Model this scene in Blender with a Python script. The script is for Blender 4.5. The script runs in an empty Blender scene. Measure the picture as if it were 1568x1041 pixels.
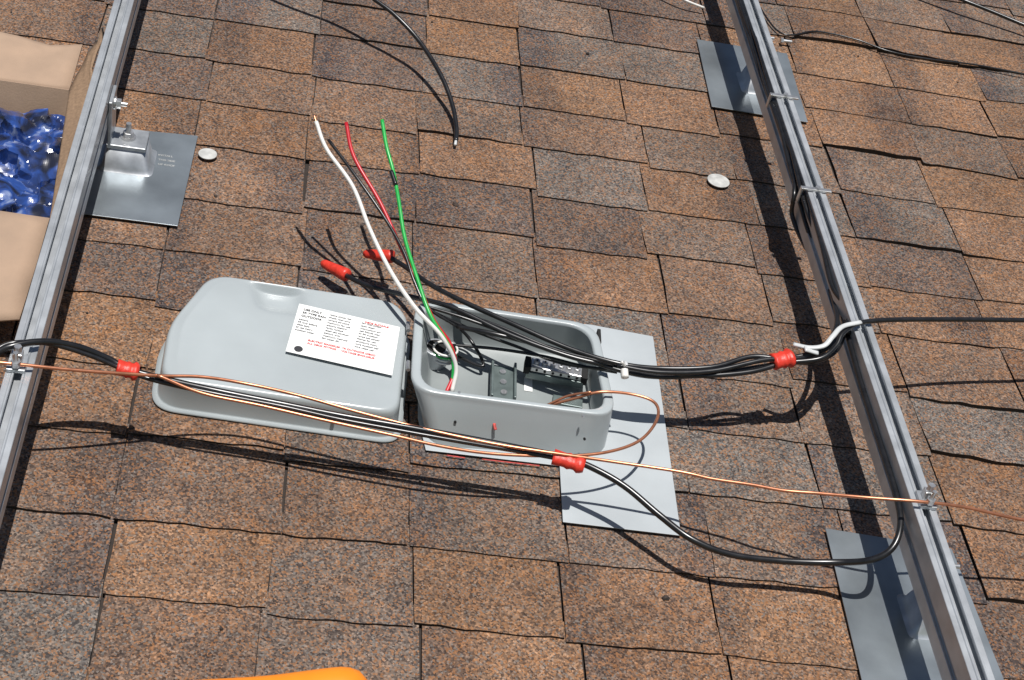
import bpy, math, random
from mathutils import Vector, Matrix, noise
random.seed(7)
# ------------------------------------------------------------------ survey of the roof (camera calibration)
CX,CY,F=784.0,520.5,2450.0
V1=(648-CX,-1600-CY)
s=0.12
a=F*F/(-V1[0]-V1[1]*s); b=s*a
dY=Vector((V1[0],-V1[1],-F)).normalized()
dX=Vector((a,-b,-F)).normalized()
dX=(dX-dY*dX.dot(dY)).normalized()
dZ=dX.cross(dY)
M=Matrix((dX,dY,dZ))          # camera frame -> roof frame
DIST=2.775
CAM=-(M@Vector((0,0,-1)))*DIST
def P(x,y,h=0.0):
    r=M@Vector((x-CX,-(y-CY),-F)); t=(h-CAM.z)/r.z
    return CAM+r*t
PITCH=Matrix.Rotation(math.radians(22),4,'X')

# ------------------------------------------------------------------ materials
def newmat(name):
    m=bpy.data.materials.new(name); m.use_nodes=True
    nt=m.node_tree; return m,nt,nt.nodes['Principled BSDF']
def simple(name,col,rough=.5,metal=0,var=.12,scale=30,bump=0,bscale=200,coat=0,spec=.5):
    m,nt,bs=newmat(name)
    tc=nt.nodes.new('ShaderNodeTexCoord')
    nz=nt.nodes.new('ShaderNodeTexNoise'); nz.inputs['Scale'].default_value=scale; nz.inputs['Detail'].default_value=6
    nt.links.new(tc.outputs['Object'],nz.inputs['Vector'])
    rp=nt.nodes.new('ShaderNodeValToRGB')
    rp.color_ramp.elements[0].position=.3; rp.color_ramp.elements[1].position=.7
    rp.color_ramp.elements[0].color=[c*(1-var) for c in col]+[1]
    rp.color_ramp.elements[1].color=[min(1,c*(1+var)) for c in col]+[1]
    nt.links.new(nz.outputs['Fac'],rp.inputs['Fac']); nt.links.new(rp.outputs['Color'],bs.inputs['Base Color'])
    mr=nt.nodes.new('ShaderNodeMapRange'); mr.inputs['To Min'].default_value=max(0.02,rough*.8); mr.inputs['To Max'].default_value=min(1,rough*1.25)
    nt.links.new(nz.outputs['Fac'],mr.inputs['Value']); nt.links.new(mr.outputs['Result'],bs.inputs['Roughness'])
    bs.inputs['Metallic'].default_value=metal
    bs.inputs['Coat Weight'].default_value=coat
    bs.inputs['Specular IOR Level'].default_value=spec
    if bump:
        n2=nt.nodes.new('ShaderNodeTexNoise'); n2.inputs['Scale'].default_value=bscale; n2.inputs['Detail'].default_value=4
        nt.links.new(tc.outputs['Object'],n2.inputs['Vector'])
        bp=nt.nodes.new('ShaderNodeBump'); bp.inputs['Strength'].default_value=bump; bp.inputs['Distance'].default_value=.002
        nt.links.new(n2.outputs['Fac'],bp.inputs['Height']); nt.links.new(bp.outputs['Normal'],bs.inputs['Normal'])
    return m
ALU=simple('aluminium_rail',(.48,.50,.52),.36,.5,.15,25,.05,400)
ALUD=simple('bracket_metal',(.46,.48,.50),.33,.6,.25,30)
STEEL=simple('bolt_steel',(.6,.6,.6),.3,.8,.2,80)
GALV=simple('flashing_metal',(.29,.325,.35),.3,.6,.28,8,.05,120)
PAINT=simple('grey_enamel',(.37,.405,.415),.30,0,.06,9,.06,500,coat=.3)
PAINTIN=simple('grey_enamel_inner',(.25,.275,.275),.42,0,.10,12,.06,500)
PLATE=simple('grey_painted_sheet',(.39,.42,.435),.4,.0,.08,9)
BLACK=simple('cable_shadow_line',(.012,.012,.013),.28,0,.3,60,spec=.6)
WHITE=simple('white_cable',(.72,.70,.66),.35,0,.06,60)
RED=simple('red_cable',(.50,.02,.03),.32,0,.1,60)
GREEN=simple('green_cable',(.02,.38,.07),.32,0,.1,60)
TAPE=simple('red_tape',(.62,.04,.022),.42,0,.2,90,.5,150)
PRIMER=simple('red_primer',(.42,.05,.04),.6,0,.5,90)
COPPER=simple('copper',(.60,.25,.14),.34,.75,.15,60)
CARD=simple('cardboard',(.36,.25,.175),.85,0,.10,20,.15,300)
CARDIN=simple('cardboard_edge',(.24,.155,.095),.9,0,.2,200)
PAPER=simple('label_paper',(.80,.80,.78),.5,0,.03,30)
INK=simple('ink',(.03,.03,.035),.6); REDINK=simple('red_ink',(.6,.03,.03),.6)
DISC=simple('galvanised_disc',(.47,.47,.45),.6,.1,.25,60)
ORANGE=simple('orange_plastic',(.85,.25,.015),.35,0,.05,20,coat=.2)
DARK=simple('dark_hole',(.01,.01,.01),.8)
ZINC=simple('zinc_dark',(.15,.185,.18),.4,.4,.2,40)
NYLON=simple('nylon_tie',(.55,.56,.56),.35,0,.08,40)
def shingle_mat():
    m,nt,bs=newmat('asphalt_shingle'); N=nt.nodes.new; L=nt.links.new
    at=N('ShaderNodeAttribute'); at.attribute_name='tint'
    tc=N('ShaderNodeTexCoord')
    nb=N('ShaderNodeTexNoise'); nb.inputs['Scale'].default_value=13; nb.inputs['Detail'].default_value=7; nb.inputs['Roughness'].default_value=.7; L(tc.outputs['Object'],nb.inputs['Vector'])
    rb=N('ShaderNodeValToRGB'); cb_=rb.color_ramp
    cb_.elements[0].position=.37; cb_.elements[0].color=(.070,.056,.053,1)
    cb_.elements[1].position=.63; cb_.elements[1].color=(.225,.122,.066,1)
    e=cb_.elements.new(.5); e.color=(.145,.118,.100,1)
    L(nb.outputs['Fac'],rb.inputs['Fac'])
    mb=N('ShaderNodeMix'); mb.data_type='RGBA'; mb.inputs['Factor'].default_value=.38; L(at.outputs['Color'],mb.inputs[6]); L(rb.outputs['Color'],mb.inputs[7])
    v=N('ShaderNodeTexVoronoi'); v.inputs['Scale'].default_value=350; L(tc.outputs['Object'],v.inputs['Vector'])
    sep=N('ShaderNodeSeparateColor'); L(v.outputs['Color'],sep.inputs['Color'])
    n1=N('ShaderNodeTexNoise'); n1.inputs['Scale'].default_value=110; n1.inputs['Detail'].default_value=6; n1.inputs['Roughness'].default_value=.75; L(tc.outputs['Object'],n1.inputs['Vector'])
    ad=N('ShaderNodeMath'); ad.operation='MULTIPLY_ADD'; ad.inputs[1].default_value=.47
    L(sep.outputs['Red'],ad.inputs[0])
    m2=N('ShaderNodeMath'); m2.operation='MULTIPLY'; m2.inputs[1].default_value=.53; L(n1.outputs['Fac'],m2.inputs[0]); L(m2.outputs[0],ad.inputs[2])
    rp=N('ShaderNodeValToRGB'); cr=rp.color_ramp
    cr.elements[0].position=.16; cr.elements[0].color=(.18,.18,.20,1)
    cr.elements[1].position=.84; cr.elements[1].color=(2.8,2.65,2.5,1)
    for p,c in ((.34,(.50,.48,.49)),(.5,(.97,.94,.92)),(.66,(1.48,1.38,1.28))):
        e=cr.elements.new(p); e.color=c+(1,)
    L(ad.outputs[0],rp.inputs['Fac'])
    mx=N('ShaderNodeMix'); mx.data_type='RGBA'; mx.blend_type='MULTIPLY'; mx.inputs['Factor'].default_value=1
    L(mb.outputs[2],mx.inputs[6]); L(rp.outputs['Color'],mx.inputs[7])
    rp2=N('ShaderNodeValToRGB'); rp2.color_ramp.interpolation='CONSTANT'
    rp2.color_ramp.elements[0].color=(.34,.15,.058,1); rp2.color_ramp.elements[1].position=.48; rp2.color_ramp.elements[1].color=(.21,.195,.18,1)
    e=rp2.color_ramp.elements.new(.74); e.color=(.042,.035,.036,1)
    L(sep.outputs['Green'],rp2.inputs['Fac'])
    gt=N('ShaderNodeMapRange'); gt.inputs['From Min'].default_value=.52; gt.inputs['From Max'].default_value=.72; gt.inputs['To Max'].default_value=.56
    L(sep.outputs['Blue'],gt.inputs['Value'])
    mx2=N('ShaderNodeMix'); mx2.data_type='RGBA'; L(gt.outputs['Result'],mx2.inputs['Factor']); L(mx.outputs[2],mx2.inputs[6]); L(rp2.outputs['Color'],mx2.inputs[7])
    n3=N('ShaderNodeTexNoise'); n3.inputs['Scale'].default_value=5; n3.inputs['Detail'].default_value=7; L(tc.outputs['Object'],n3.inputs['Vector'])
    mr=N('ShaderNodeMapRange'); mr.inputs['From Min'].default_value=.3; mr.inputs['From Max'].default_value=.7; mr.inputs['To Min'].default_value=.74; mr.inputs['To Max'].default_value=1.1
    L(n3.outputs['Fac'],mr.inputs['Value'])
    mx3=N('ShaderNodeMix'); mx3.data_type='RGBA'; mx3.blend_type='MULTIPLY'; mx3.inputs['Factor'].default_value=1
    L(mx2.outputs[2],mx3.inputs[6]); L(mr.outputs['Result'],mx3.inputs[7])
    L(mx3.outputs[2],bs.inputs['Base Color'])
    bs.inputs['Roughness'].default_value=.85; bs.inputs['Specular IOR Level'].default_value=.25
    bp=N('ShaderNodeBump'); bp.inputs['Strength'].default_value=.6; bp.inputs['Distance'].default_value=.0018
    L(ad.outputs[0],bp.inputs['Height']); L(bp.outputs['Normal'],bs.inputs['Normal'])
    return m
SHINGLE=shingle_mat()
ASPHALT=simple('asphalt_edge',(.028,.020,.016),.9,0,.4,200)

# ------------------------------------------------------------------ mesh helpers
def obj(name,verts,faces,mat,parent=None,smooth=False,mats=None,fm=None):
    me=bpy.data.meshes.new(name); me.from_pydata([tuple(v) for v in verts],[],faces)
    for mm in (mats or [mat]): me.materials.append(mm)
    if fm:
        for p,i in zip(me.polygons,fm): p.material_index=i
    if smooth:
        for p in me.polygons: p.use_smooth=True
    me.update()
    o=bpy.data.objects.new(name,me); bpy.context.scene.collection.objects.link(o)
    if parent: o.parent=parent
    return o
def empty(name):
    o=bpy.data.objects.new(name,None); o.empty_display_size=.05; bpy.context.scene.collection.objects.link(o); return o
def bevel(o,w,seg=2):
    m=o.modifiers.new('b','BEVEL'); m.width=w; m.segments=seg; m.limit_method='ANGLE'
def catmull(pts,n=8):
    pts=[Vector(p) for p in pts]
    q=[pts[0]*2-pts[1]]+pts+[pts[-1]*2-pts[-2]]; out=[]
    for i in range(1,len(q)-2):
        p0,p1,p2,p3=q[i-1:i+3]
        for k in range(n):
            t=k/n
            out.append(.5*((2*p1)+(p2-p0)*t+(2*p0-5*p1+4*p2-p3)*t*t+(3*p1-p0-3*p2+p3)*t**3))
    out.append(q[-2]); return out
def sweep(name,path,r,mat,parent=None,sides=10,flat=1.0,rfun=None):
    verts=[];faces=[]
    up=Vector((0,0,1)); n=len(path)
    for i,p in enumerate(path):
        t=(path[min(i+1,n-1)]-path[max(i-1,0)]).normalized()
        u=t.cross(up)
        if u.length<1e-3: u=t.cross(Vector((0,1,0)))
        u.normalize(); w=u.cross(t)
        rr=r if not rfun else r*rfun(i/(n-1))
        for k in range(sides):
            an=2*math.pi*k/sides
            verts.append(p+u*math.cos(an)*rr+w*math.sin(an)*rr*flat)
    for i in range(n-1):
        for k in range(sides):
            k2=(k+1)%sides
            faces.append((i*sides+k,i*sides+k2,(i+1)*sides+k2,(i+1)*sides+k))
    faces.append(tuple(range(sides))[::-1]); faces.append(tuple((n-1)*sides+k for k in range(sides)))
    return obj(name,verts,faces,mat,parent,True)
def wire(name,px,r,mat,parent=None,n=8,**k):
    return sweep(name,catmull([P(*p) for p in px],n),r,mat,parent,**k)
def tape(px,r,par):
    pts=catmull([P(*p) for p in px],10)
    return sweep('red_tape',pts,r,TAPE,par,16,flat=.8,rfun=lambda t:1+.10*math.sin(t*17)+.08*math.sin(t*41+1)+(.10 if t>.6 else 0))
def box(name,c,sz,mat,parent=None,bv=.001,rot=0):
    x,y,z=[q/2 for q in sz]; R=Matrix.Rotation(rot,3,'Z')
    vs=[Vector(c)+R@Vector((i*x,j*y,k*z)) for i in(-1,1) for j in(-1,1) for k in(-1,1)]
    o=obj(name,vs,[(0,1,3,2),(4,6,7,5),(0,4,5,1),(2,3,7,6),(0,2,6,4),(1,5,7,3)],mat,parent)
    if bv: bevel(o,bv)
    return o
def cyl(name,c,r,h,mat,parent=None,axis=(0,0,1),sides=24,r2=None,bv=0):
    q=Vector(axis).to_track_quat('Z','Y').to_matrix(); r2=r if r2 is None else r2
    vs=[];c=Vector(c)
    for z,rr in((-h/2,r),(h/2,r2)):
        for k in range(sides):
            an=2*math.pi*k/sides; vs.append(c+q@Vector((rr*math.cos(an),rr*math.sin(an),z)))
    fs=[(k,(k+1)%sides,sides+(k+1)%sides,sides+k) for k in range(sides)]
    fs+=[tuple(range(sides))[::-1],tuple(range(sides,2*sides))]
    o=obj(name,vs,fs,mat,parent)
    if bv: bevel(o,bv)
    return o
def rpoly(c,r,n=7):
    out=[];m=len(c); c=[Vector((q[0],q[1])) for q in c]
    for i in range(m):
        p,a_,b_=c[i],c[i-1],c[(i+1)%m]; rr=r[i] if isinstance(r,(list,tuple)) else r
        s0=p+(a_-p).normalized()*rr; s1=p+(b_-p).normalized()*rr
        for k in range(n+1):
            t=k/n; out.append(s0*(1-t)**2+p*2*t*(1-t)+s1*t*t)
    return out
def resample(poly,n):
    m=len(poly); L=[(poly[(i+1)%m]-poly[i]).length for i in range(m)]; tot=sum(L); out=[]; i=0; acc=0
    for k in range(n):
        d=tot*k/n
        while acc+L[i]<d: acc+=L[i]; i+=1
        t=(d-acc)/max(L[i],1e-9); out.append(poly[i].lerp(poly[(i+1)%m],t))
    return out
def loft(name,rings,mat,parent=None,cap0=False,cap1=True,smooth=True,**k):
    n=len(rings[0]); vs=[v for r in rings for v in r]; fs=[]
    for i in range(len(rings)-1):
        for j in range(n):
            j2=(j+1)%n; fs.append((i*n+j,i*n+j2,(i+1)*n+j2,(i+1)*n+j))
    if cap0: fs.append(tuple(range(n))[::-1])
    if cap1: fs.append(tuple((len(rings)-1)*n+j for j in range(n)))
    return obj(name,vs,fs,mat,parent,smooth,**k)
def slab(name,pts,z0,z1,mat,parent=None,bv=0):
    n=len(pts); vs=[Vector((p[0],p[1],z0)) for p in pts]+[Vector((p[0],p[1],z1)) for p in pts]
    fs=[(j,(j+1)%n,n+(j+1)%n,n+j) for j in range(n)]+[tuple(range(n))[::-1],tuple(range(n,2*n))]
    ar=sum(pts[i][0]*pts[(i+1)%n][1]-pts[(i+1)%n][0]*pts[i][1] for i in range(n))
    if ar<0: fs=[f[::-1] for f in fs]
    o=obj(name,vs,fs,mat,parent)
    if bv: bevel(o,bv)
    return o

# ------------------------------------------------------------------ roof
roof=empty('asphalt_shingle_roof')
W=(P(1105,1000).x-P(140,1000).x)/4
X0=P(140,1000).x
Yb=P(530,955).y; E=(P(530,63).y-Yb)/10
def build_roof():
    vs=[];fs=[];fm=[];cols=[]
    T=.0044; nx=12; FT=1.26
    tints=[((.205,.117,.068),5),((.165,.107,.075),4),((.142,.110,.090),4),((.128,.121,.114),4),((.098,.077,.071),4),((.225,.128,.070),3)]
    bag=[t for t,w in tints for _ in range(w)]
    for r in range(-16,26):
        y0=Yb+r*E
        prevt=None; prevyo=0
        for ci in range(-17,17):
            g=.0016+random.random()*.0020
            jl=noise.noise((ci*3.1,r*7.7,1))*.038; jr=noise.noise(((ci+1)*3.1,r*7.7,1))*.038
            xl=X0+ci*W+jl; xr=X0+(ci+1)*W+jr-g
            sk=random.uniform(-.003,.003)
            yo=random.uniform(-.012,.012)+noise.noise((ci*.9,r*.7,9))*.016
            tint=random.choice(bag)
            br=random.uniform(.80,1.14); tint=tuple(c*br for c in tint)
            if prevt and random.random()<.28: tint=prevt; yo=prevyo+random.uniform(-.001,.001)
            prevt=tint; prevyo=yo
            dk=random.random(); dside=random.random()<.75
            base=len(vs); lift=random.random()
            right=max(0,min(1,(xl-.55)/.3))
            for iy,fy in enumerate((0,.12,.5,FT)):
                for ix in range(nx+1):
                    u=ix/nx; x=xl+(xr-xl)*u+sk*fy+ (noise.noise((ci*9,y0*9+fy*2,ix//nx))*.003 if ix in(0,nx) else 0)
                    y=y0+yo+fy*E
                    if iy==0: y+=noise.noise((x*22,y0*13,0))*.0045+noise.noise((x*90,y0*13,4))*.0020
                    z=T*(1-fy/FT)
                    wv=max(0,noise.noise((x*3.0,r*1.7,5))+.05)*(.006+.016*right)*lift*(1-fy/FT)
                    if iy<3: z+=wv
                    if iy==0: y+= right*noise.noise((x*4,y0*3,7))*.020
                    vs.append((x,y,z)); cols.append((tint,dk,dside,u,fy))
            k=nx+1
            for iy in range(3):
                for ix in range(nx):
                    fs.append((base+iy*k+ix,base+iy*k+ix+1,base+(iy+1)*k+ix+1,base+(iy+1)*k+ix)); fm.append(0)
            b2=len(vs)
            for ix in range(nx+1):
                x,y,z=vs[base+ix]; vs.append((x,y+.0015,-.004)); cols.append((tint,1,False,0,0))
            for ix in range(nx):
                fs.append((b2+ix,b2+ix+1,base+ix+1,base+ix)); fm.append(1)
            for e in (0,nx):
                q=[base+e,base+k+e,base+2*k+e,base+3*k+e]; b3=len(vs)
                for w_ in q:
                    x,y,z=vs[w_]; vs.append((x,y,-.006)); cols.append((tint,1,False,0,0))
                for j in range(3):
                    fs.append((q[j],q[j+1],b3+j+1,b3+j)); fm.append(1)
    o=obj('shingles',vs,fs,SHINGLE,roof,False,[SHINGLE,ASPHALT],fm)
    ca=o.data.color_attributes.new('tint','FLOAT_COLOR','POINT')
    for i,(c,dk,ds,u,fy) in enumerate(cols):
        f=1
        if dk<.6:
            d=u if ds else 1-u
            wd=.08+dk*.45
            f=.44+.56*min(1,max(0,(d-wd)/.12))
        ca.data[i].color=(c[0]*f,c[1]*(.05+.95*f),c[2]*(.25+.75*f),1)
    obj('roof_deck',[(-4.2,-3.4,-.006),(4.2,-3.4,-.006),(4.2,4.8,-.006),(-4.2,4.8,-.006),(-4.2,-3.4,-.03),(4.2,-3.4,-.03),(4.2,4.8,-.03),(-4.2,4.8,-.03)],
      [(0,1,2,3),(4,7,6,5),(0,4,5,1),(1,5,6,2),(2,6,7,3),(3,7,4,0)],ASPHALT,roof)
build_roof()
def grit():
    vs=[];fs=[]
    spots=[(697,312,.0065),(900,82,.005),(1020,915,.006),(590,705,.004),(330,300,.004),(1085,640,.004)]
    pts=[(P(x,y,.005),r) for x,y,r in spots]
    for _ in range(150): pts.append((Vector((random.uniform(-1.1,1.4),random.uniform(-.7,1.3),.004)),random.uniform(.0012,.0028)))
    for c,r in pts:
        b=len(vs); m=8
        for k in range(m):
            an=2*math.pi*k/m; rr=r*random.uniform(.7,1.2); vs.append(c+Vector((rr*math.cos(an),rr*math.sin(an),0)))
        for k in range(m):
            an=2*math.pi*k/m; rr=r*random.uniform(.4,.7); vs.append(c+Vector((rr*math.cos(an),rr*math.sin(an),r*.5)))
        for k in range(m): fs.append((b+k,b+(k+1)%m,b+m+(k+1)%m,b+m+k))
        fs.append(tuple(b+m+k for k in range(m)))
    obj('roof_grit',vs,fs,simple('grit',(.05,.035,.028),.9,0,.7,90))
grit()

# ------------------------------------------------------------------ rails
RT=.168; RH=.072; RW=.018
def rail(pa,pb):
    A=P(*pa,RT);B=P(*pb,RT); d=(B-A).normalized(); A2=A-d*1.2; B2=B+d*1.2
    e=empty('mounting_rail')
    w=RW
    prof=[(-w,-RH),(w,-RH),(w,-.046),(w-.005,-.046),(w-.005,-.034),(w,-.034),(w,0),(.009,0),(.009,.0015),(.0055,.0015),(.0055,-.004),(.011,-.004),(.011,-.013),
          (-.011,-.013),(-.011,-.004),(-.0055,-.004),(-.0055,.0015),(-.009,.0015),(-.009,0),(-w,0),(-w,-.034),(-w+.005,-.034),(-w+.005,-.046),(-w,-.046)]
    side=Vector((d.y,-d.x,0)); vs=[]
    for Q in (A2,B2):
        for u,z in prof: vs.append(Q+side*u+Vector((0,0,z)))
    n=len(prof); fs=[(j,n+j,n+(j+1)%n,(j+1)%n) for j in range(n)]+[tuple(range(n)),tuple(range(n,2*n))[::-1]]
    o=obj('extrusion',vs,fs,ALU,e); bevel(o,.0008,1)
    return e,A,B,d,side
railL=rail((20,600),(190,0))
railR=rail((1506,1041),(1150,0))
def on_rail(R,py,h=RT):
    e,A,B,d,side=R; lo,hi=-1.2,3.5
    Minv=M.transposed()
    for _ in range(50):
        mid=(lo+hi)/2; q=A+d*mid; q.z=h; c=Minv@(q-CAM); y=CY-c.y/(-c.z)*F
        if y>py: lo=mid
        else: hi=mid
    q=A+d*lo; q.z=h; return q

# ------------------------------------------------------------------ roof mounts
def mount(flash,R,py,sgn):
    e=empty('roof_mount_bracket')
    f=[P(x,y,.010) for x,y in flash]
    slab('flashing',[(q.x,q.y) for q in f],.0085,.0105,GALV,e,.0004)
    q=on_rail(R,py,.045); side=R[4]; ang=math.atan2(R[3].y,R[3].x)-math.pi/2
    fx=q+side*sgn*(RW+.034); c2=Matrix.Rotation(ang,3,'Z')
    def quad(w,d,z): return [Vector((fx.x,fx.y,z))+c2@Vector((sx*w,sy*d,0)) for sx,sy in((-1,-1),(1,-1),(1,1),(-1,1))]
    def rq(w,d,z,r): return [Vector((p.x,p.y,z)) for p in rpoly(quad(w,d,z),r,5)]
    loft('standoff',[rq(.050,.044,.0106,.012),rq(.042,.037,.016,.010),rq(.034,.029,.052,.008)],ALUD,e)
    zp=.056
    box('foot_plate',(fx.x,fx.y,zp),(.070,.060,.008),ALUD,e,.0015,ang)
    l=q+side*sgn*(RW+.004)
    box('foot_leg',(l.x,l.y,zp+.047),(.0065,.060,.092),ALUD,e,.0015,ang)
    cyl('washer',(fx.x,fx.y,zp+.0055),.014,.003,STEEL,e)
    cyl('nut',(fx.x,fx.y,zp+.012),.010,.010,STEEL,e,sides=6,bv=.0008)
    cyl('stud',(fx.x,fx.y,zp+.022),.0048,.026,STEEL,e)
    s_=side*sgn; zb=.130
    b=l+s_*.005; cyl('side_washer',(b.x,b.y,zb),.012,.003,STEEL,e,axis=s_)
    b=l+s_*.011; cyl('side_nut',(b.x,b.y,zb),.0095,.009,STEEL,e,axis=s_,sides=6,bv=.0008)
    b=l+s_*.019; cyl('side_bolt',(b.x,b.y,zb),.004,.014,STEEL,e,axis=s_)
    return e,fx
m1,fx1=mount([(118,190),(303,208),(272,346),(85,322)],railL,215,1)
m2,_=mount([(1067,60),(1205,82),(1237,187),(1090,163)],railR,105,1)
m3,_=mount([(1264,809),(1457,840),(1565,1110),(1330,1085)],railR,920,1)
for i,t in enumerate(('INSTALL','THIS SIDE','UP ROOF')):
    cu=bpy.data.curves.new('stamp','FONT'); cu.body=t; cu.size=.0072
    to=bpy.data.objects.new('stamped_text',cu); cu.materials.append(DISC); bpy.context.scene.collection.objects.link(to); to.parent=m1
    q=P(242,238+i*7,.011); to.location=(q.x,q.y,.0112)

# ------------------------------------------------------------------ junction box
jb=empty('junction_box')
fl=[(640,470),(905,497),(1000,515),(1043,820),(862,799),(857,713),(652,689),(640,640)]
slab('base_flashing',[tuple(P(x,y,.010).xy) for x,y in fl],.0085,.0102,PLATE,jb,.0005)
O=[P(x,y,.088) for x,y in [(636,456),(914,497),(946,640),(628,598)]]
Bq=[P(x,y,.010) for x,y in [(650,520),(918,545),(930,700),(650,682)]]
def ring(c,z,r,sc=1.0,rs=0):
    cc=sum((Vector((q.x,q.y)) for q in c),Vector((0,0)))/len(c)
    pl=rpoly(c,r)
    if rs: pl=resample(pl,rs)
    return [Vector((cc.x+(p.x-cc.x)*sc,cc.y+(p.y-cc.y)*sc,z)) for p in pl]
def lerp4(A_,B_,t): return [a_*(1-t)+b_*t for a_,b_ in zip(A_,B_)]
Rr=.045
rings=[ring(Bq,.0103,Rr),ring(lerp4(Bq,O,.55),.055,Rr),ring(lerp4(Bq,O,.9),.078,Rr),ring(O,.084,Rr),ring(O,.088,Rr,.995),ring(O,.0895,Rr,.985),
 ring(O,.0895,Rr,.92),ring(O,.088,Rr,.905),ring(O,.084,Rr,.90)]
loft('enclosure_body',rings,PAINT,jb,cap1=False)
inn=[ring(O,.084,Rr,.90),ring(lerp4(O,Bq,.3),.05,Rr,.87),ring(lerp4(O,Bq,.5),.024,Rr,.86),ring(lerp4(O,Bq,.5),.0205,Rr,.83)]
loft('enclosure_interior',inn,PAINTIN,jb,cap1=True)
q=P(771,583,.045); box('din_bracket',(q.x,q.y,.038),(.042,.085,.004),ZINC,jb,.001,-.05)
for dx in (-.019,.019): box('din_bracket_lip',(q.x+dx,q.y,.044),(.004,.085,.014),ZINC,jb,.0008,-.05)
for dy in (-.025,.0,.025): cyl('bracket_screw',(q.x,q.y+dy,.042),.0055,.004,STEEL,jb)
q=P(852,564,.055)
box('terminal_bar',(q.x,q.y,.054),(.086,.026,.010),STEEL,jb,.0015,-.12)
box('terminal_base',(q.x,q.y-.001,.040),(.098,.026,.014),ZINC,jb,.001,-.12)
for sx in (-.048,.048): box('terminal_end',(q.x+sx,q.y-sx*.12,.050),(.010,.028,.016),DARK,jb,.001,-.12)
for k in range(6):
    u=(k-2.5)*.0135; cyl('terminal_screw',(q.x+u,q.y-u*.12,.0615),.0052,.006,STEEL,jb,sides=14,bv=.0006)
    cyl('screw_slot',(q.x+u,q.y-u*.12,.0650),.0018,.001,DARK,jb,sides=6)
    cyl('wire_port',(q.x+u,q.y-u*.12-.0132,.054),.0022,.002,DARK,jb,axis=(0,1,0),sides=12)
q=P(809,588,.022); box('sticker',(q.x,q.y,.0215),(.014,.034,.0006),PAPER,jb,0,-.05)
q=P(870,612,.03); box('mount_foot',(q.x,q.y,.0245),(.05,.02,.006),ZINC,jb,.001,-.1)
q=P(916,520,.06); box('knockout',(q.x,q.y,.055),(.006,.035,.03),DARK,jb,.001,-.05)
q=P(918,618,.045); box('knockout',(q.x,q.y,.045),(.006,.035,.03),DARK,jb,.001,-.05)
q=P(665,548,.03)
cyl('conduit_fitting',(q.x,q.y,.038),.022,.034,ALUD,jb,bv=.002); cyl('fitting_bore',(q.x,q.y,.0555),.016,.002,DARK,jb)
for k in range(4): 
    c=Vector((q.x+.014,q.y-.008,.06-.006*k)); pts=[c+Vector((.020*math.cos(t*.4),.018*math.sin(t*.4),0)) for t in range(17)]
    sweep('coil',pts,.002,[WHITE,GREEN,NYLON,NYLON][k],jb,8)
for x,y,h in ((697,646,.05),(895,672,.05),(703,601,.09),(893,637,.09)):
    q=P(x,y,h); cyl('rivet_hole',q,.0022,.003,STEEL if h>.08 else DARK,jb,axis=(0,-1,.4) if h<.08 else (0,0,1),sides=12)
for x,y in ((625,500),(625,560)):
    q=P(x,y,.074); cyl('hinge',q,.0035,.02,STEEL,jb,axis=(0,1,0),sides=12)
wire('red_primer_smear',[(758,642,.056),(757,650,.052),(759,658,.048)],.0026,PRIMER,jb,sides=8,flat=.5)
for seg in ([(684,697,.0092),(712,701,.0092)],[(738,703,.0092),(790,709,.0092),(826,713,.0092)]):
    wire('red_primer_edge',seg,.0013,PRIMER,jb,sides=8,flat=.5)

# ------------------------------------------------------------------ cover
cv=empty('junction_box_cover')
Tz=.065
Tp=[P(x,y,Tz) for x,y in [(257,494),(322,417),(608,460),(627,486),(612,634),(243,580)]]
rad=[.035,.035,.025,.02,.035,.04]
bc=P(428,452,Tz)
def sg(t): return 1/(1+math.exp(-max(-40,min(40,t))))
def topz(x,y):
    dx=x-bc.x; dy=y-bc.y
    dx2=dx+.25*dy
    k=sg((dx2+.036)/.006)*sg((.036-dx2)/.006)
    zz=Tz-.017*k*sg((dy+.030)/.007)        # pressed pocket open to the upper edge
    zz+=.005*math.exp(-((x-bc.x+.12)/.08)**2-((y-bc.y+.12)/.12)**2)
    return zz
NR=220
def cr(z,sc): return ring(Tp,z,rad,sc,NR)
rings=[cr(.0065,1.055),cr(.0100,1.055),cr(.0104,1.02),cr(.013,1.012),cr(.050,1.0),cr(.058,.994),cr(.0625,.982),cr(.0645,.965),cr(Tz,.95)]
for k in range(1,70):
    rg=ring(Tp,Tz,rad,.95*(1-k/70.0),NR); f=min(1,k/5)
    rings.append([Vector((v.x,v.y,Tz+(topz(v.x,v.y)-Tz)*f)) for v in rg])
o=loft('cover_shell',rings,PAINT,cv)
for x,y in ((304,607),(510,643)):
    q=P(x,y,.032); cyl('screw_hole',q,.003,.006,DARK,cv,axis=(0,-1,.1),sides=12)
lab=[P(x,y,Tz+.003) for x,y in [(458,467),(612,503),(600,577),(437,540)]]
lz=Tz+.0062
obj('label',[Vector((v.x,v.y,lz)) for v in lab],[(3,2,1,0)],PAPER,cv)
U=(lab[1]-lab[0]); U.z=0; V=(lab[3]-lab[0]); V.z=0
un=U.normalized(); vn=Vector((un.y,-un.x,0))
words="maximum voltage rating wire range torque copper only suitable for use outdoor rated conductors install listed fittings roof deck enclosure type 3R see instructions risk of electric shock disconnect all power before servicing".split()
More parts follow.
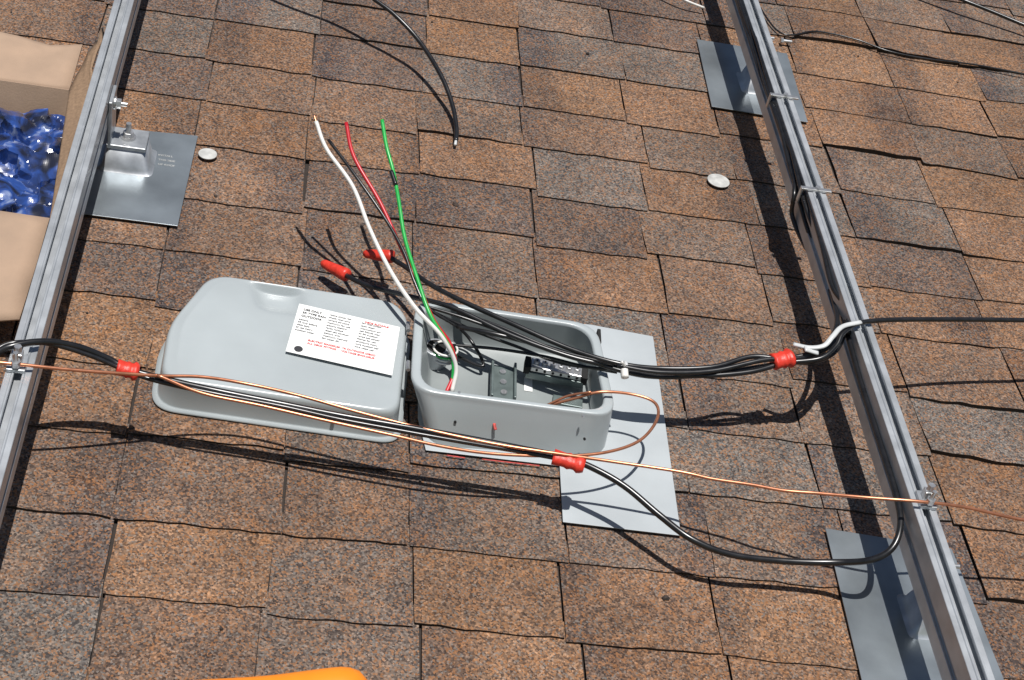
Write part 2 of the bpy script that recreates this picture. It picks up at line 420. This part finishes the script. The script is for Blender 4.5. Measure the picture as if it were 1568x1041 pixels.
def para(u,v,w,lines,size,mat,bold=False,off=.0001):
    for i in range(lines):
        t='';n=int(w/(size*.5))
        while len(t)<n-random.randint(0,5): t+=random.choice(words)+' '
        if bold: t=t.upper()
        cu=bpy.data.curves.new('print_line','FONT'); cu.body=t[:n]; cu.size=size; cu.offset=.0002 if bold else off
        to=bpy.data.objects.new('print_line',cu); cu.materials.append(mat); bpy.context.scene.collection.objects.link(to); to.parent=cv
        pos=Vector((lab[0].x,lab[0].y,lz+.0006))+un*(u)+vn*(v+i*size*1.25)
        to.matrix_local=Matrix((( un.x,-vn.x,0,pos.x),(un.y,-vn.y,0,pos.y),(0,0,1,pos.z),(0,0,0,1)))
sz=.0054
para(.010,.014,.038,3,.0066,INK,True); para(.054,.012,.047,10,sz,INK); para(.108,.014,.044,10,sz,INK)
para(.008,.040,.038,5,sz,INK)
para(.034,.086,.045,2,.0056,REDINK,True); para(.090,.086,.046,2,.0056,REDINK,True); para(.112,.010,.04,1,.0056,REDINK,True)
cyl('ul_mark',(Vector((lab[3].x,lab[3].y,lz+.0004))+un*.018-vn*.012),.007,.0006,INK,cv)

# ------------------------------------------------------------------ wires in the box
w=empty('white_electrical_wire')
wire('insulation',[(484,186,.245),(500,228,.22),(540,285,.19),(566,350,.16),(598,415,.13),(635,470,.115),(676,515,.09),(698,560,.05),(692,600,.02)],.0036,WHITE,w)
wire('copper_end',[(481,177,.25),(484,187,.244)],.0022,COPPER,w)
w=empty('red_electrical_wire')
wire('insulation',[(530,188,.24),(542,240,.215),(582,310,.18),(612,375,.15),(640,435,.125),(664,490,.10),(690,528,.075),(697,565,.04),(683,602,.02)],.0034,RED,w)
w=empty('green_electrical_wire')
wire('insulation',[(585,184,.24),(592,225,.22),(602,262,.20),(611,310,.18),(620,365,.155),(640,430,.13),(660,485,.105),(690,535,.07),(694,575,.035),(686,597,.02)],.0034,GREEN,w)
wire('black_mark',[(599,262,.202),(606,283,.193)],.0039,BLACK,w)
w=empty('black_electrical_wire')
wire('insulation',[(503,214,.22),(545,270,.20),(590,335,.17),(618,385,.15),(634,430,.13),(655,470,.11),(700,500,.09)],.0028,BLACK,w)
def nut(tip,basep,par):
    A=P(*tip);B=P(*basep); pts=[A+(B-A)*t/12 for t in range(13)]
    sweep('twist_cap',pts,.0125,TAPE,par,16,rfun=lambda t:(.35 if t==0 else .58+.42*t) if t<.97 else .85)
def rl(py,off,dz):
    q=on_rail(railR,py)+railR[4]*off; q.z+=dz; return q
def runW(name,a_,rows,r,par,seed):
    pts=[P(*p) for p in a_]
    for i,py in enumerate(rows):
        pts.append(rl(py,-.020-.006*noise.noise((py*.02,seed,0))-.002*seed,-.010+.012*noise.noise((py*.013,seed,5))-.004*seed))
    return sweep(name,catmull(pts),r,BLACK,par)
c1=empty('cable_shadow_line')
wire('jacket',[(527,420,.045),(560,436,.06),(620,452,.09),(690,470,.11),(780,512,.11),(870,545,.11),(945,562,.11),(1000,572,.11),(1080,575,.12),(1150,569,.13),(1200,556,.14),(1255,549,.155),(1280,530,.165),(1293,508,.175),(1330,492,.177),(1450,489,.170),(1700,492,.155)],.0044,BLACK,c1)
nut((493,402,.035),(532,422,.045),c1)
tape([(1184,554,.141),(1213,547,.146)],.0150,c1)
c2=empty('cable_shadow_line')
runW('jacket',[(594,392,.075),(620,408,.08),(660,436,.1),(710,462,.11),(790,498,.115),(870,533,.115),(945,556,.12),(1010,564,.12),(1090,562,.13),(1150,546,.14),(1200,549,.145),(1250,538,.155),(1275,515,.155),(1281,480,.14),(1262,420,.11),(1232,375,.09),(1213,330,.10),(1216,298,.14)],(250,190,130,70,0,-60),.0044,c2,1.2)
nut((557,388,.06),(602,393,.075),c2)
c3=empty('cable_shadow_line')
runW('jacket',[(700,500,.09),(760,512,.105),(840,532,.10),(945,566,.11),(1010,577,.11),(1100,572,.12),(1160,562,.13),(1210,555,.14),(1250,553,.14),(1285,530,.145),(1296,470,.145),(1270,405,.13),(1246,350,.14)],(292,220,150,80,20,-60),.0042,c3,.3)
c5=empty('cable_shadow_line')
runW('jacket',[(945,560,.125),(1010,570,.125),(1090,568,.13),(1170,551,.145),(1235,546,.15),(1280,522,.155),(1300,480,.155)],(430,370,300,240,180,120,60,0,-60),.0042,c5,-.3)
c6=empty('cable_shadow_line')
runW('jacket',[(1300,510,.155),(1290,470,.14),(1268,410,.12),(1240,360,.12),(1222,300,.14)],(240,180,120,60,0,-60),.0042,c6,2.0)
for pts in ([(668,480,.10),(730,508,.08),(790,530,.07),(860,556,.08),(935,566,.105)],
            [(650,468,.11),(720,490,.11),(800,520,.10),(880,548,.10),(940,562,.112)],
            [(690,528,.06),(760,534,.07),(830,545,.08),(890,560,.09),(945,570,.10)],
            [(655,520,.03),(700,545,.035),(740,560,.04),(720,520,.05),(690,490,.08)],
            [(700,478,.10),(760,498,.11),(850,535,.11),(940,558,.118)]):
    e=empty('black_electrical_wire'); wire('insulation',pts,.0028,BLACK,e)
c4=empty('cable_shadow_line')
wire('jacket',[(-60,600,.15),(-10,545,.175),(22,529,.185),(70,523,.18),(120,531,.165),(165,549,.145),(195,565,.135),(250,580,.13),(330,598,.12),(430,618,.115),(520,636,.11),(600,650,.11),(700,668,.105),(800,687,.10),(870,702,.10),(915,720,.10),(960,747,.095),(1010,789,.085),(1060,826,.08),(1120,849,.07),(1200,859,.065),(1280,861,.075),(1335,857,.10),(1367,838,.12),(1379,800,.135),(1370,750,.14),(1345,670,.14),(1320,590,.14),(1300,520,.145),(1290,480,.14)],.0052,BLACK,c4)
tape([(179,562,.140),(212,570,.134)],.0130,c4)
tape([(847,699,.10),(895,713,.10)],.0130,c4)
c4b=empty('cable_shadow_line')
wire('jacket',[(-60,585,.16),(-5,535,.18),(30,524,.185),(80,527,.175),(140,545,.155),(190,566,.137),(240,583,.13),(330,603,.12),(430,622,.118),(520,642,.112),(600,657,.11),(700,675,.108),(800,692,.103),(860,703,.102)],.0036,BLACK,c4b)
cu=empty('bare_copper_ground_wire')
wire('strand',[(-80,548,.18),(20,557,.182),(120,567,.165),(240,575,.14),(310,577,.13),(380,588,.12),(460,606,.12),(560,634,.115),(660,659,.11),(760,680,.11),(850,694,.112),(940,707,.11),(1040,722,.115),(1090,733,.12),(1150,742,.13),(1200,751,.14),(1250,755,.15),(1330,762,.17),(1410,768,.182),(1480,777,.17),(1568,796,.15),(1700,815,.14)],.0026,COPPER,cu)
cu=empty('bare_copper_ground_wire')
wire('strand',[(240,574,.142),(310,602,.125),(400,621,.119),(500,644,.115),(600,666,.112),(680,684,.105),(760,695,.10),(860,698,.10),(930,692,.10),(980,674,.10),(1006,642,.10),(1003,617,.10),(970,604,.10),(920,600,.10),(880,610,.08),(835,622,.055)],.0025,COPPER,cu)
cu=empty('bare_copper_ground_wire')
wire('strand',[(905,600,.10),(870,606,.08),(838,620,.06)],.002,COPPER,cu)
e=empty('cable_shadow_line')
wire('jacket',[(300,-150,.14),(430,-85,.14),(520,-40,.125),(572,-2,.11),(606,24,.098),(643,64,.075),(675,115,.055),(692,158,.035),(699,195,.02),(698,216,.014)],.0048,BLACK,e)
wire('copper_end',[(698,216,.014),(697,222,.013)],.003,NYLON,e)
e=empty('cable_shadow_line')
wire('jacket',[(1380,-40,.05),(1470,-2,.045),(1520,18,.04),(1568,38,.035),(1660,75,.03)],.0048,BLACK,e)
e=empty('white_electrical_wire')
wire('insulation',[(1000,-30,.04),(1045,-2,.03),(1078,12,.02)],.003,WHITE,e)
e=empty('cable_shadow_line')  # thin black strand standing in for a cable's shadow on the shingles
wire('jacket',[(1150,-10,.01),(1195,50,.012),(1250,48,.013),(1310,60,.014),(1360,78,.014),(1420,90,.013),(1500,100,.013),(1600,120,.013)],.0022,BLACK,e)
e=empty('cable_tie')
q=P(956,566,.115); 
pts=[q+Vector((0,.014*math.cos(t*.4),.013*math.sin(t*.4))) for t in range(17)]
sweep('band',pts,.003,NYLON,e,8,flat=.5)
wire('head',[(956,566,.13),(957,578,.125)],.0065,WHITE,e,sides=8); wire('tail',[(957,560,.13),(952,554,.14)],.0025,WHITE,e)
e=empty('cable_tie')
wire('strap',[(1215,527,.16),(1240,532,.165),(1262,529,.17),(1275,515,.18),(1290,500,.184),(1318,493,.184)],.0045,NYLON,e,flat=.6)
wire('head',[(1232,534,.165),(1252,540,.16)],.006,NYLON,e,flat=.5)
def clip(R,py):
    e=empty('rail_cable_clip'); q=on_rail(R,py); ang=math.atan2(R[3].y,R[3].x)-math.pi/2
    box('clip_bar',(q.x,q.y,RT+.004),(.056,.010,.004),STEEL,e,.001,ang)
    p=q-R[4]*.030; box('clip_hook',(p.x,p.y,RT-.010),(.004,.010,.032),STEEL,e,.001,ang)
    cyl('clip_screw',(q.x,q.y,RT+.008),.005,.006,STEEL,e,sides=6)
clip(railR,150);clip(railR,293)
def lug(R,py,off=0):
    e=empty('grounding_lug'); q=on_rail(R,py)+R[4]*off; ang=math.atan2(R[3].y,R[3].x)-math.pi/2
    box('lug_base',(q.x,q.y,RT+.004),(.026,.034,.006),ALUD,e,.001,ang)
    box('lug_block',(q.x,q.y+.004,RT+.014),(.014,.014,.016),STEEL,e,.0015,ang)
    cyl('set_screw',(q.x,q.y+.004,RT+.027),.0055,.012,STEEL,e,sides=6)
    cyl('bolt',(q.x,q.y-.012,RT+.015),.007,.009,STEEL,e,sides=6)
    cyl('stud',(q.x,q.y-.012,RT+.026),.0035,.018,STEEL,e,sides=12)
lug(railR,768,.004);lug(railL,560,-.004)
for x,y,r in ((318,236,.0175),(1100,277,.0235)):
    q=P(x,y,.009); cyl('metal_disc',(q.x,q.y,.0095),r,.0025,DISC,None,bv=.0008,sides=32)
e=empty('loose_bolt'); A=P(1197,62,.014);B=P(1212,64,.014)
cyl('shank',(A+B)/2,.004,(B-A).length,STEEL,e,axis=B-A); cyl('head',A,.007,.006,STEEL,e,axis=B-A,sides=6)
e=empty('orange_tool_handle')
A=P(400,1064,.03);B=P(566,1048,.03); d=B-A
path=[A-d*1.0+d*2.0*t/24 for t in range(25)]
sweep('grip',path,.030,ORANGE,e,20,flat=.7,rfun=lambda t:(.95+.05*math.sin(t*9))*math.sqrt(max(.02,1-max(0,(t-.86)/.14)**2.2)))

# ------------------------------------------------------------------ cardboard box with bags
cb=empty('cardboard_box')
h=.13
TR=P(106,137,h);TLp=P(-170,98,h);BR=P(76,336,h);BL=P(-240,290,h)
def quadslab(name,pts,mat,t=.004,par=cb):
    n=(pts[1]-pts[0]).cross(pts[3]-pts[0]).normalized()*t
    vs=list(pts)+[p+n for p in pts]
    return obj(name,vs,[(3,2,1,0),(4,5,6,7),(0,1,5,4),(1,2,6,5),(2,3,7,6),(3,0,4,7)],mat,par)
def dn(p,z=.008,dy=0): return Vector((p.x,p.y+dy,z))
quadslab('back_wall',[dn(TLp,.008,-.045),dn(TR,.008,-.045),TR,TLp],CARD); quadslab('front_wall',[dn(BL),dn(BR),BR,BL],CARD)
quadslab('right_wall',[dn(BR),dn(TR),TR,BR],CARD); quadslab('left_wall',[dn(BL),dn(TLp),TLp,BL],CARD)
quadslab('bottom',[dn(BL,.010),dn(BR,.010),dn(TR,.010),dn(TLp,.010)],CARD)
def flap(name,pts,mat=CARD,n=12,amp=.004,jag=0):
    vs=[];fs=[]
    for i in range(n+1):
        for j in range(n+1):
            u=i/n;v=j/n
            p=(pts[0]*(1-u)+pts[1]*u)*(1-v)+(pts[3]*(1-u)+pts[2]*u)*v
            p=p+Vector((noise.noise((p.x*30,p.y*30,8))*jag*v,0,noise.noise((p.x*12,p.y*12,2))*amp*4*v)); vs.append(p)
    for i in range(n):
        for j in range(n):
            k=i*(n+1)+j; fs.append((k,k+n+1,k+n+2,k+1))
    o=obj(name,vs,fs,mat,cb,True); m=o.modifiers.new('t','SOLIDIFY'); m.thickness=.004
flap('back_flap',[TLp,TR,P(126,70,h+.02),P(-170,22,h+.02)])
flap('front_flap',[BL,BR,P(30,492,h-.05),P(-330,470,h-.05)])
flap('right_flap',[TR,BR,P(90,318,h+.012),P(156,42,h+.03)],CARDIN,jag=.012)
# crumpled film bags: planar facets between sharp creases (nearest-plane folding), colour ramp paints in dark hardware, navy shade and pale highlights
cells=[]
for i in range(90):
    u=random.random();v=random.random()
    p=(BL*(1-u)+BR*u)*(1-v)+(TLp*(1-u)+TR*u)*v
    cells.append((p.x,p.y,random.uniform(.075,.105),random.uniform(-.55,.55),random.uniform(-.55,.55)))
vs=[];fs=[];n=110
for i in range(n+1):
    for j in range(n+1):
        u=.01+.98*i/n;v=.01+.90*j/n
        p=(BL*(1-u)+BR*u)*(1-v)+(TLp*(1-u)+TR*u)*v
        near=sorted(((p.x-c[0])**2+((p.y-c[1])*1.2)**2,c) for c in cells)[:3]
        z=max(c[2]+c[3]*(p.x-c[0])+c[4]*(p.y-c[1])-math.sqrt(d_)*.35 for d_,c in near)
        z+=.0016*noise.noise((p.x*60,p.y*60,1))
        vs.append((p.x,p.y,z))
for i in range(n):
    for j in range(n):
        k=i*(n+1)+j; fs.append((k,k+n+1,k+n+2,k+1))
bm,nt,bs=newmat('blue_plastic_film'); N=nt.nodes.new;L=nt.links.new
tc=N('ShaderNodeTexCoord');nz=N('ShaderNodeTexNoise');nz.inputs['Scale'].default_value=22;nz.inputs['Detail'].default_value=4;nz.inputs['Distortion'].default_value=1
L(tc.outputs['Object'],nz.inputs['Vector']);rp=N('ShaderNodeValToRGB');c=rp.color_ramp
c.elements[0].position=.38;c.elements[0].color=(.012,.014,.028,1);c.elements[1].position=.70;c.elements[1].color=(.26,.32,.48,1)
for p_,cc in ((.46,(.018,.035,.12,1)),(.58,(.025,.07,.28,1))):
    e2=c.elements.new(p_);e2.color=cc
L(nz.outputs['Fac'],rp.inputs['Fac']);L(rp.outputs['Color'],bs.inputs['Base Color'])
bs.inputs['Roughness'].default_value=.22;bs.inputs['Coat Weight'].default_value=1;bs.inputs['Coat Roughness'].default_value=.16
bg=obj('plastic_hardware_bags',vs,fs,bm,cb,False)

gm=simple('grass_ground',(.06,.09,.03),.95,0,.3,2)
g=obj('ground',[(-300,-300,0),(300,-300,0),(300,300,0),(-300,300,0)],[(0,1,2,3)],gm)
bpy.context.view_layer.update()
for o in list(bpy.context.scene.objects):
    if o.parent is None and o is not g: o.matrix_world=PITCH@o.matrix_world
g.location=(0,0,-4.2)
cd=bpy.data.cameras.new('camera'); cd.sensor_width=36; cd.lens=F/1568*36; cd.clip_end=2000; cd.clip_start=.05
co=bpy.data.objects.new('camera',cd); bpy.context.scene.collection.objects.link(co)
co.matrix_world=PITCH@(Matrix.Translation(CAM)@M.to_4x4())
bpy.context.scene.camera=co
sdir=(PITCH.to_3x3()@Vector((0.02,-.04,1)).normalized())
sl=bpy.data.lights.new('sun','SUN'); sl.energy=5.0; sl.angle=math.radians(.5); sl.color=(1,.97,.93)
so=bpy.data.objects.new('sun',sl); so.rotation_euler=sdir.to_track_quat('Z','Y').to_euler(); so.location=(0,-5,12); bpy.context.scene.collection.objects.link(so)
wd=bpy.data.worlds.new('World'); bpy.context.scene.world=wd; wd.use_nodes=True; nt=wd.node_tree
sk=nt.nodes.new('ShaderNodeTexSky'); sk.sky_type='NISHITA'; sk.sun_disc=False
sk.sun_elevation=math.asin(sdir.z); sk.sun_rotation=math.atan2(sdir.x,sdir.y)
bgd=nt.nodes['Background']; bgd.inputs['Strength'].default_value=.05; nt.links.new(sk.outputs['Color'],bgd.inputs['Color'])
sc=bpy.context.scene; sc.view_settings.view_transform='Standard'; sc.view_settings.look='None'; sc.view_settings.exposure=0
